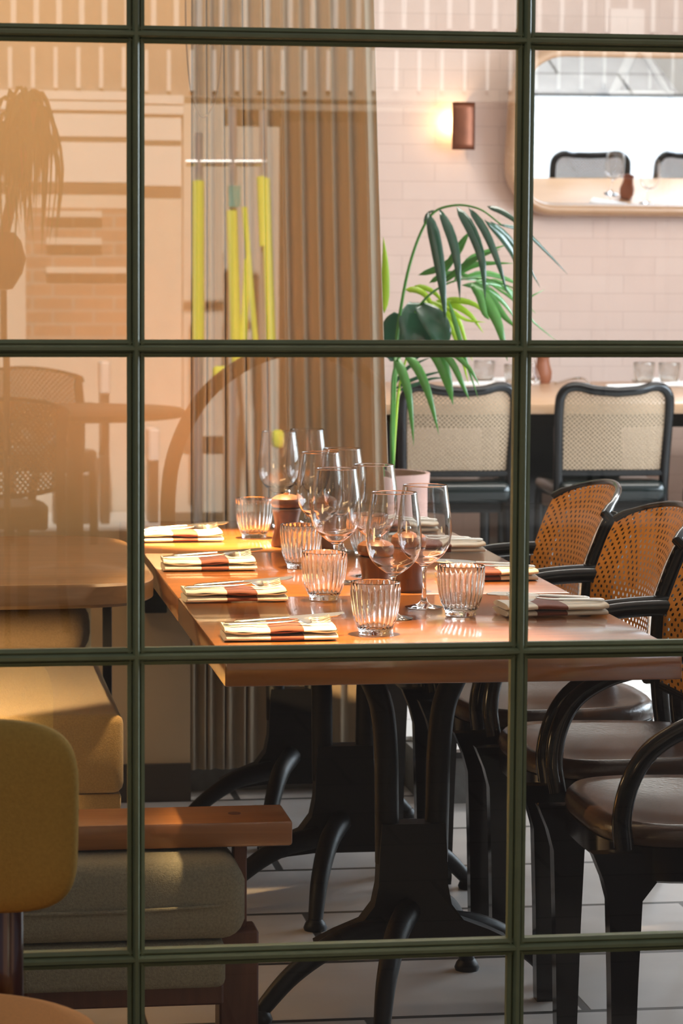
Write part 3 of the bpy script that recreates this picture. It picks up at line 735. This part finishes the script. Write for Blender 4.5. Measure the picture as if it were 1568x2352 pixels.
fc0 = None
for x, lb in FC:
    if fc0 is None: fc0 = make_far_chair(lb, (x, 10.75, RZ))
    else: dup(fc0, (x, 10.75, RZ), 0, lb, 'cane chairs with their backs to the window')
TZ = RZ+.752
ct = thing('communal_table', 'long blond wood table on the platform behind the pale cane chairs', 'table', (3.2, 11.6, RZ))
MB().rbox(-1.75, 1.9, -.95, .90, .712, .752, .005, 2).build('tabletop', 'tan_top', ct)
for x in (-1.45, -.55, .35, 1.25): MB().rbox(x-.26, x+.26, -.16, .2, 0, .712, .01, 1).build('leg_panel', 'black', ct, smooth=False)
MB().box(-1.6, 1.75, -.6, -.56, .64, .712).build('apron', 'black', ct, smooth=False)
# things on it
ln = None
for x, y, lb in ((1085, 888, 'white linen napkin below the palm fronds on the long table'), (1160, 878, 'white linen napkin behind another, left of the green bar'),
                 (1445, 894, 'white linen napkin at the near edge above the second cane chair'), (1505, 879, 'white linen napkin farther back, right of centre above the second chair'), (1566, 888, 'white linen napkin at the right edge of the photo')):
    p = on(x, y, TZ)
    if ln is None:
        b = MB().rbox(-.10, .10, -.04, .04, 0, .022, .009, 3); b.move(lambda p: (p.x, p.y, p.z+.006*math.sin(p.x*30)*p.z/.02)); ln = b.build('napkin', 'linen'); o = ln
    else: o = ln.copy(); COL.objects.link(o)
    o.location = (p.x, p.y, TZ+.0003); o.rotation_euler.z = random.uniform(-.2, .2); tag(o, lb, 'napkin', 'white napkins on the long table')
for x, y, lb in ((1112, 880, 'small clear tumbler by the white napkins under the palm'), (1182, 890, 'small clear tumbler just left of the green bar'), (1478, 884, 'small clear tumbler among the napkins above the second chair'), (1536, 885, 'small clear tumbler near the right edge of the photo')):
    p = on(x, y, TZ); o = t0.copy(); COL.objects.link(o); o.location = (p.x, p.y, TZ); tag(o, lb, 'tumbler', 'tumblers on the long table')
p = on(1246, 880, TZ)
tag(MB().lathe([(0, 0), (.030, 0), (.038, .02), (.040, .05), (.030, .085), (.026, .11), (.032, .125), (.030, .125), (.022, .11), (0, .05)], 28).build('vase', 'vase', None, loc=(p.x, p.y, TZ)), 'small brown clay vase on the long table, right of the green bar', 'vase')
p = on(1222, 884, TZ)
tag(MB().lathe([(0, 0), (.034, 0), (.036, .004), (.034, .03), (.016, .075), (.012, .12), (.014, .125), (.011, .122), (.014, .075), (.031, .03), (0, .006)], 28).build('carafe', 'glass', None, loc=(p.x, p.y, TZ)), 'little clear glass carafe beside the brown vase', 'carafe')
P = [on(1275, 884, TZ), on(1310, 880, TZ), on(1340, 880, TZ), on(1355, 886, TZ)]
P = [Vector((p.x, p.y, TZ+h)) for p, h in zip(P, (.006, .018, .02, .006))]
tag(MB().tube(spline(P, 5), .006, 8).build('serving_spoon', 'steel'), 'curved metal spoon lying on the long table right of the brown vase', 'spoon')

# a few things farther along, beyond the photo edge but in the mirror
o = bpy.data.objects['vase'].copy(); COL.objects.link(o); o.location = (3.93, 10.93, TZ); tag(o, 'brown clay vase seen in the wall mirror', 'vase')
o = ln.copy(); COL.objects.link(o); o.location = (3.80, 11.05, TZ+.0003); o.rotation_euler.z = .5; tag(o, 'white napkin beside the vase seen in the wall mirror', 'napkin', 'white napkins on the long table')
dup(WG[0], (3.86, 10.88, TZ), 0, 'wine glass left of the vase seen in the wall mirror', 'wine glasses on the long table')
dup(WG[0], (4.02, 11.02, TZ), 0, 'wine glass right of the vase seen in the wall mirror', 'wine glasses on the long table')

# ------------------------------------------------------------------ leaning mirror and lamp on the back wall
MT = math.radians(11.85)
mr = thing('wall_mirror', 'large round-cornered mirror in a pale bent wood frame, tilted down on the brick wall', 'mirror', (3.42, 12.86, 2.02))
mr.rotation_euler = (MT, 0, 0.022)
HW, HH, RC = .665, .345, .19
def rr(hw, hh, r, n=10):
    o = []
    for cx, cz, a0 in ((hw-r, hh-r, 0), (-hw+r, hh-r, PI/2), (-hw+r, -hh+r, PI), (hw-r, -hh+r, 1.5*PI)):
        for k in range(n+1): a = a0+PI/2*k/n; o.append((cx+r*math.cos(a), cz+r*math.sin(a)))
    return o
MB().prism(rr(HW, HH, RC), 'Y', -.004, 0).build('mirror_glass', 'mirror', mr, smooth=False)
b = MB(); secs = []
for d, y in ((-.004, -.006), (-.002, -.045), (.012, -.055), (.030, -.050), (.048, -.02), (.050, .02), (-.004, .02)): secs.append([(x, y, z) for x, z in rr(HW+d, HH+d, RC+d)])
n = len(secs[0])
for s_ in secs: b.v += [Vector(p) for p in s_]
for j in range(len(secs)):
    for k in range(n): b.f.append([j*n+k, j*n+(k+1) % n, ((j+1) % len(secs))*n+(k+1) % n, ((j+1) % len(secs))*n+k])
b.build('frame', 'frame', mr, angle=60)
p = at(1061, 290, 12.93)
sc = thing('wall_lamp', 'aged copper lamp with a curved shade glowing on the pink brick wall', 'lamp', (p.x, 12.99, p.z))
b = MB()
def shade(u, v):
    a = lerp(-.95, .95, u); return (.052*math.sin(a)/.81, -.075-.03*math.cos(a), lerp(-.108, .108, v))
b.grid(shade, 14, 8); b.build('shade', 'copper', sc, solid=.003)
MB().box(.015, .035, -.085, 0, -.10, .10).build('bracket', 'copper', sc, smooth=False)
MB().lathe([(0, -.03), (.012, -.02), (.014, 0), (.012, .02), (0, .03)], 16, (-.012, -.055, .02)).build('bulb', 'bulb', sc)
lamp('wall_lamp_light', 'POINT', (p.x-.045, 12.955, p.z+.02), 2.2, (1, .68, .33), shadow_soft_size=.02)

# ------------------------------------------------------------------ potted palm on the platform
PY = 9.0
pp = at(935, 1085, PY)
pl = thing('potted_palm', 'pink planter of arching palm and split leaves beside the curtain', 'plant', (pp.x-.09, PY, RZ))
O = Vector((pp.x-.09, PY, RZ)); zr = pp.z-RZ
MB().lathe([(0, 0), (.15, 0), (.15, .01), (.160, zr-.02), (.162, zr), (.150, zr), (.148, zr-.035), (0, zr-.035)], 40).build('planter', 'terra', pl)
MB().lathe([(.148, zr-.038), (.10, zr-.022), (0, zr-.016)], 24).build('soil', 'soil', pl)
def blade(b, pts, w, fold=.25, n=10):
    """a leaf strip along points, widest a third of the way, folded along its midrib"""
    P = spline(pts, max(3, n//(len(pts)-1))); m_ = len(P); o = len(b.v)
    for i, p in enumerate(P):
        t = i/(m_-1); tg = (P[min(i+1, m_-1)]-P[max(i-1, 0)]).normalized()
        s_ = tg.cross(Vector((0, -1, .35))).normalized(); nn = s_.cross(tg)
        ww = w*(min(1, t/.18)**.6)*(1-max(0, (t-.35)/.65)**1.6)+.0006
        b.v += [p-s_*ww/2+nn*ww*fold*.5, p, p+s_*ww/2+nn*ww*fold*.5]
    for i in range(m_-1):
        for k in (0, 1): b.f.append([o+i*3+k, o+i*3+k+1, o+(i+1)*3+k+1, o+(i+1)*3+k])
def A(x, y, d=0): return at(x, y, PY+d)-O
def stem(name, pts, r, mat): 
    P = spline(pts, 8); n = len(P); return MB().tube(P, [lerp(r, r*.35, i/(n-1)) for i in range(n)], 8).build(name, mat, pl)
root = Vector((0.04, 0, zr-.03))
# the tall arching frond
f1 = stem('frond_stem', [root, A(905, 920, -.02), A(912, 770, -.05), A(940, 610, -.08), A(985, 500, -.12), A(1040, 472, -.16), A(1100, 480, -.2), A(1150, 515, -.25)], .007, 'palm')
b = MB()
for q in (((983, 487, -.12), (1000, 560, -.16), (1014, 650, -.2), (1024, 748, -.22), 27), ((1008, 478, -.14), (1036, 545, -.2), (1050, 610, -.24), (1056, 690, -.25), 22),
          ((1048, 474, -.16), (1082, 530, -.22), (1106, 600, -.27), (1114, 690, -.28), 24), ((1075, 476, -.18), (1112, 530, -.24), (1142, 600, -.29), (1165, 676, -.3), 18),
          ((1118, 474, -.2), (1150, 486, -.24), (1180, 506, -.28), (1200, 528, -.3), 14), ((1112, 505, -.1), (1150, 545, -.08), (1182, 595, -.05), (1195, 650, -.03), 15),
          ((1125, 508, -.05), (1165, 545, -.02), (1205, 600, 0), (1240, 660, .02), 13), ((1140, 515, -.2), (1200, 530, -.15), (1250, 575, -.12), (1303, 630, -.1), 9),
          ((1000, 484, -.1), (985, 490, -.05), (976, 505, -.02), (974, 520, 0), 9)):
    blade(b, [A(*p) for p in q[:4]], q[4]*1.37e-3*1.05)
b.build('leaflets', 'palm_d', f1, solid=.0006)
# the spreading frond in the middle
f2 = stem('frond_stem', [root, A(905, 900, .05), A(925, 790, .0), A(965, 700, -.05), A(1030, 650, -.1), A(1110, 640, -.15), A(1190, 665, -.2)], .006, 'palm')
b = MB()
for q in (((960, 632, 0), (1010, 615, -.03), (1050, 585, -.06), (1078, 535, -.08), 14), ((1010, 655, -.05), (1060, 615, -.08), (1100, 590, -.1), (1150, 572, -.12), 13),
          ((1030, 640, -.05), (1080, 612, -.05), (1120, 605, -.05), (1180, 605, -.05), 13), ((1060, 640, -.05), (1110, 628, -.02), (1160, 640, 0), (1215, 665, .02), 13),
          ((1085, 650, -.1), (1130, 650, -.06), (1170, 668, -.03), (1230, 720, 0), 14), ((1050, 640, -.02), (1100, 640, .05), (1150, 660, .1), (1200, 690, .1), 12)):
    blade(b, [A(*p) for p in q[:4]], q[4]*1.37e-3*1.15)
b.build('leaflets', 'palm', f2, solid=.0006)
b = MB()
for q in (((1090, 655, -.1), (1120, 700, -.14), (1145, 750, -.18), (1165, 830, -.2), 30), ((1100, 655, -.05), (1130, 690, -.06), (1160, 730, -.08), (1195, 760, -.1), 20),
          ((1080, 650, -.12), (1100, 680, -.15), (1112, 720, -.17), (1124, 735, -.18), 18)):
    blade(b, [A(*p) for p in q[:4]], q[4]*1.37e-3)
b.build('leaflets', 'palm', f2, solid=.0006)
b = MB()
for q in (((1040, 650, -.02), (1075, 600, -.02), (1110, 580, 0), (1170, 560, .02), 12), ((1010, 640, .03), (1040, 590, .02), (1060, 555, .02), (1080, 530, .02), 13), ((985, 650, .02), (1020, 632, 0), (1060, 630, 0), (1120, 650, .02), 12),
          ((1060, 655, -.08), (1110, 660, -.05), (1150, 690, -.03), (1190, 740, 0), 14), ((1105, 645, -.12), (1150, 650, -.1), (1190, 690, -.08), (1250, 665, -.05), 9), ((1120, 650, -.15), (1180, 690, -.15), (1225, 740, -.12), (1280, 785, -.1), 5)):
    blade(b, [A(*p) for p in q[:4]], q[4]*1.37e-3*1.2)
b.build('leaflets', 'palm', f2, solid=.0006)
# yellow-green young frond
f3 = stem('frond_stem', [root, A(915, 900, .1), A(940, 800, .08), A(965, 720, .05), A(990, 690, .03)], .005, 'palm_y')
b = MB()
for q in (((930, 665, .05), (960, 668, .02), (985, 690, 0), (1010, 760, -.02), 14), ((975, 690, .05), (1000, 730, .02), (1010, 770, 0), (1020, 810, 0), 34), ((1000, 690, .02), (1040, 700, 0), (1080, 725, 0), (1110, 765, 0), 15),
          ((1005, 700, .02), (1035, 730, 0), (1055, 790, -.02), (1068, 860, -.03), 15), ((985, 690, 0), (1030, 710, -.05), (1070, 735, -.05), (1115, 740, -.05), 9),
          ((1010, 690, .05), (1050, 730, .05), (1070, 790, .05), (1085, 830, .05), 9)):
    blade(b, [A(*p) for p in q[:4]], q[4]*1.37e-3*1.15)
for q in (((940, 672, .06), (965, 660, .04), (1000, 675, .02), (1035, 720, 0), 12), ((1015, 695, .02), (1045, 690, 0), (1090, 700, 0), (1130, 735, 0), 14), ((980, 700, .06), (990, 750, .05), (1005, 800, .05), (1012, 850, .05), 16), ((1000, 700, -.03), (1040, 760, -.05), (1060, 820, -.05), (1075, 880, -.05), 12)):
    blade(b, [A(*p) for p in q[:4]], q[4]*1.37e-3*1.15)
b.build('leaflets', 'palm_y', f3, solid=.0006)
# drooping lower frond
f4 = stem('frond_stem', [root, A(900, 930, -.15), A(905, 850, -.2), A(930, 800, -.24), A(980, 790, -.26), A(1030, 810, -.28)], .006, 'palm')
b = MB()
for q in (((905, 815, -.2), (925, 860, -.25), (940, 920, -.28), (950, 1025, -.3), 20), ((925, 805, -.2), (960, 850, -.25), (985, 910, -.28), (1008, 1000, -.3), 20),
          ((980, 790, -.25), (1010, 830, -.28), (1028, 880, -.3), (1040, 930, -.3), 28), ((1000, 795, -.25), (1035, 830, -.3), (1060, 880, -.32), (1078, 920, -.32), 15),
          ((1020, 800, -.25), (1050, 820, -.3), (1080, 850, -.32), (1100, 885, -.32), 12), ((1030, 690, -.25), (1050, 760, -.28), (1070, 830, -.3), (1098, 915, -.3), 10)):
    blade(b, [A(*p) for p in q[:4]], q[4]*1.37e-3*1.1)
b.build('leaflets', 'palm', f4, solid=.0006)
b = MB()
for q in (((905, 895, .1), (940, 875, .1), (985, 860, .1), (1030, 850, .1), 9), ((905, 900, .12), (950, 885, .12), (990, 870, .12), (1025, 868, .12), 9), ((900, 890, .1), (930, 850, .1), (955, 835, .1), (990, 820, .1), 9)):
    blade(b, [A(*p) for p in q[:4]], q[4]*1.37e-3)
b.build('leaflets', 'palm_d', f4, solid=.0006)
# broad split leaves
def broad(pts, w, hole=()):
    b = MB(); P = spline([A(*p) for p in pts], 6); m_ = len(P)
    for i, p in enumerate(P):
        t = i/(m_-1); tg = (P[min(i+1, m_-1)]-P[max(i-1, 0)]).normalized(); s_ = tg.cross(Vector((0, -1, .3))).normalized(); nn = s_.cross(tg)
        ww = w*1.37e-3*math.sin(PI*min(1, t*.9+.08))**.75+.001
        b.v += [p-s_*ww/2+nn*ww*.12, p-s_*ww*.25, p, p+s_*ww*.25, p+s_*ww/2+nn*ww*.12]
    for i in range(m_-1):
        for k in range(4): b.f.append([i*5+k, i*5+k+1, (i+1)*5+k+1, (i+1)*5+k])
    return b.build('split_leaf', 'palm_d', pl, solid=.001)
broad([(955, 695, -.02), (958, 730, -.05), (955, 770, -.08), (945, 830, -.1)], 90)
broad([(962, 700, -.05), (990, 730, -.1), (1010, 765, -.12), (1020, 800, -.12)], 60)
broad([(915, 720, .05), (905, 750, .05), (900, 790, .05), (900, 830, .05)], 60)
b = MB(); blade(b, [A(882, 720, -.1), A(884, 660, -.1), A(884, 600, -.1), A(880, 545, -.1)], 20*1.37e-3)
b.build('split_leaf', 'palm_y', pl, solid=.001)
#PART4
# ------------------------------------------------------------------ the street: what the shop glass mirrors
wall('floor_pavement', -9, 10, -9.5, 4.14, -0.12, 0.0, 'paving')
FY = -7.4
wall('wall_street', -7, 12, FY-.3, FY, 0, 9.0, 'brickdk')
struct(MB().box(0.0, 4.6, FY-.02, FY+.01, 0, 2.9).build('wall_street_shop', 'render', smooth=False))
def S(x, y): return street(x, y, FY)
def facade(name, x0, x1, y0, y1, d, mat):
    a, c = S(x0, y1), S(x1, y0)
    return struct(MB().box(a.x, c.x, FY-.01, FY+d, a.z, c.z).build(name, mat, smooth=False))
facade('trim_3', -500, 2200, -60, 207, .06, 'taupe')                 # boarded frieze
b = MB()
for k in range(-4, 40):
    a, c = S(18+52*k, 205), S(27+52*k, 112); b.box(a.x, c.x, FY+.05, FY+.085, a.z, c.z)
    a, c = S(26+52*k, 72), S(38+52*k, -40); b.box(a.x, c.x, FY+.05, FY+.085, a.z, c.z)
struct(b.build('trim_4', 'fascia', smooth=False))
facade('trim_5', -500, 420, 216, 227, .10, 'fascia'); facade('trim_6', -500, 420, 236, 247, .10, 'fascia'); facade('trim_14', 512, 1000, 240, 248, .10, 'taupe')
struct(MB().box(-3, 1.39, -7.34, -6.42, 0.0, .012).build('trim_13', 'fascia', smooth=False))  # pale ground strip: the sunlit pavement's brightness put into its colour
facade('trim_7', -60, 415, 256, 313, .08, 'fascia'); facade('trim_8', -60, 415, 313, 332, .05, 'taupe'); facade('trim_9', -60, 415, 332, 418, .08, 'fascia')
facade('wall_shopfront', 60, 300, 480, 800, .03, 'brickdk')
facade('wall_shopfront_right', 640, 2200, 250, 1000, .04, 'dark')
facade('wall_shopfront_base', 640, 2200, 960, 1160, .05, 'dark')
for i, (x0, x1, y0, y1) in enumerate(((105, 232, 487, 500), (105, 232, 548, 563), (105, 290, 615, 628))): facade('trim_%d' % (10+i), x0, x1, y0, y1, .09, 'render')
facade('column_street', 418, 512, 236, 1000, .12, 'render')
# scaffold with yellow foam sleeves
def tubeS(name, pts, Y, r, mat, par=None):
    P = [street(x, y, Y) for x, y in pts]; 
    return MB().tube(P, r, 12).build(name, mat, par)
SY = -6.5
sg = thing('scaffold', 'galvanised scaffold frame with yellow foam sleeves mirrored in the middle pane', 'scaffold', (0, 0, 0))
for (x0, x1, yt) in ((458, 458, 300), (536, 536, 240), (606, 616, 248)):
    p = street(x0, yt, SY); q = street(x1, 900, SY)
    MB().tube([p, Vector((q.x, SY, 0))], .022, 12).build('standard', 'silver', sg)
MB().tube([street(428, 368, SY), street(612, 368, SY)], .022, 12).build('ledger', 'silver', sg)
for x0, x1, y0, y1, r in ((457, 457, 410, 800, .038), (534, 545, 478, 840, .034), (563, 590, 470, 800, .018), (611, 625, 404, 800, .030), (600, 606, 400, 560, .024), (570, 560, 590, 800, .022)):
    tubeS('foam_sleeve', [(x0, y0), (.5*(x0+x1), .5*(y0+y1)), (x1, y1)], SY+.03, r*.85, 'hivis', sg)
a, c = street(525, 470, SY), street(552, 422, SY); MB().box(a.x, c.x, SY-.02, SY+.05, a.z, c.z).build('clamp', 'teal', sg, smooth=False)
for x0, x1, y0, y1 in ((478, 512, 838, 880), (612, 638, 982, 1022)):
    a, c = street(x0, y1, SY), street(x1, y0, SY); MB().rbox(a.x, c.x, SY+.2, SY+.3, a.z, c.z, .02, 2).build('foam_block', 'hivis', sg)
# tall drooping plant on a stand
DY = -1.9
def D(x, y, d=0): return street(x, y, DY+d)
base = D(8, 560); dp = thing('drooping_plant', 'drooping long-leaved plant in a round pot on a stand, mirrored at far left', 'plant', (base.x, DY, 0))
O2 = Vector((base.x, DY, 0)); z0, z1 = D(0, 668).z, D(0, 535).z; rd = (D(60, 600)-base).x
MB().lathe([(0, z0), (rd*.4, z0+.005), (rd*.85, lerp(z0, z1, .3)), (rd, lerp(z0, z1, .55)), (rd*.8, lerp(z0, z1, .85)), (rd*.5, z1), (rd*.45, z1-.01), (0, z1-.02)], 32).build('pot', 'rattan', dp)
MB().lathe([(0, 0), (.12, 0), (.12, .015), (.012, .03), (.012, z0), (0, z0)], 20).build('stand', 'iron', dp)
rnd = random.Random(3); b = MB()
MB().tube([Vector((0, 0, z1-.02)), D(40, 400)-O2, D(80, 235)-O2], .02, 8).build('stem', 'rattan', dp)
for k in range(70):
    cx_, cy_ = lerp(15, 105, rnd.random()), lerp(225, 330, rnd.random()); dx = rnd.uniform(-75, 75); L = rnd.uniform(120, 290); d = rnd.uniform(-.25, .25)
    pts = [(cx_, cy_), (cx_+dx*.35, cy_-rnd.uniform(5, 30)), (cx_+dx*.75, cy_+L*.35), (cx_+dx*(.95-.5*L/290), cy_+L)]
    blade(b, [D(x, y, d*i/3)-O2 for i, (x, y) in enumerate(pts)], rnd.uniform(.012, .02))
b.build('foliage', 'palm', dp, solid=.0008)
# terrace furniture: cane armchair, round table, big hoop chair
q = street(30, 1100, -2.6); dup(ac, (q.x-.12, -2.7, 0), 0, 'cane armchair out on the terrace, mirrored at far left', rot=(0, 0, PI*.42))['group'] = 'terrace cane armchairs'
q = street(265, 1100, -3.4); dup(ac, (q.x-.22, -5.6, 0), 0, 'second cane armchair on the terrace, mirrored behind the left green bar', 'terrace cane armchairs', rot=(0, 0, PI*.6))
q = street(300, 960, -4.6)
tt = thing('terrace_table', 'dark round terrace table mirrored at left above the brown table', 'table', (q.x-.28, -4.4, 0))
MB().lathe([(0, .715), (.50, .715), (.51, .725), (.51, .742), (.50, .75), (0, .75)], 48).build('tabletop', 'rattan', tt)
MB().lathe([(0, 0), (.24, 0), (.25, .01), (.24, .02), (.04, .05), (.035, .71), (0, .715)], 28).build('pedestal', 'iron', tt)
HY = -1.7
def H(x, y, d=0): return street(x, y, HY+d)
hc = thing('hoop_chair', 'rattan chair with a big round hoop back, its curve mirrored over the curtain', 'chair', (H(600, 1000).x, HY, 0))
O3 = Vector((H(600, 1000).x, HY, 0))
P = spline([H(395, 1330)-O3, H(386, 1180)-O3, H(400, 1050)-O3, H(455, 930)-O3, H(540, 850)-O3, H(640, 806)-O3, H(740, 806)-O3, H(840, 860)-O3, H(905, 960)-O3, H(930, 1100)-O3, H(930, 1330)-O3], 8)
zmin = min(p.z for p in P)
MB().tube(P, .027, 12, up=(0, 1, 0)).build('hoop', 'rattan', hc)
xs = (P[0].x+P[-1].x)/2; hw = abs(P[-1].x-P[0].x)/2
MB().lathe([(0, zmin-.05), (hw, zmin-.05), (hw+.01, zmin-.02), (hw, zmin+.03), (hw*.7, zmin+.045), (0, zmin+.045)], 40, (xs, -.05, 0)).build('seat', 'brownfab', hc)
for a in range(4):
    th = PI/4+a*PI/2; MB().tube([Vector((xs+hw*.6*math.cos(th), -.05+hw*.6*math.sin(th), zmin-.04)), Vector((xs+hw*.8*math.cos(th), -.05+hw*.8*math.sin(th), 0))], .016, 10).build('leg', 'rattan', hc)
# white trestle and crates across the street
TY = -6.9
a = thing('white_trestle', 'white metal A-frame mirrored bright in the upper right pane', 'trestle', (0, 0, 0))
def T(x, y): return street(x, y, TY)
for p, q in (((1448, 112), (1398, 218)), ((1468, 112), (1530, 218)), ((1455, 112), (1410, 205)), ((1395, 215), (1540, 215)), ((1448, 112), (1480, 112))): MB().tube([T(*p), T(*q)], .020, 8).build('bar', 'fascia', a)
z = T(1400, 215).z
for x in (1398, 1535): p = T(x, 215); MB().tube([p, Vector((p.x, TY, 0))], .015, 8).build('leg', 'iron', a)
u_, v_ = T(1396, 84), T(1475, 18); MB().box(u_.x, v_.x, TY-.02, TY+.02, u_.z, v_.z).build('board', 'fascia', a, smooth=False)
MB().tube([T(1440, 112), T(1440, 84)], .012, 8).build('link', 'silver', a)
for x0, x1, y0, y1, lb in ((112, 152, 990, 1090, 'white crate on the street mirrored above the left table'), (340, 366, 985, 1060, 'white crate mirrored just right of the left green bar'), (180, 210, 1040, 1090, 'wide white crate mirrored left of the left green bar'), (222, 245, 830, 905, 'slim white crate mirrored high beside the left green bar')):
    u_, v_ = street(x0, y1, -6.7), street(x1, y0, -6.7)
    o = thing('crate', lb, 'crate', ((u_.x+v_.x)/2, -6.75, 0)); hw = (v_.x-u_.x)/2
    MB().rbox(-hw, hw, -.12, .12, u_.z, v_.z, .01, 1).build('box', 'fascia', o, smooth=False)
    MB().box(-hw*.8, hw*.8, -.10, .10, 0, u_.z+.005).build('plinth', 'dark', o, smooth=False)
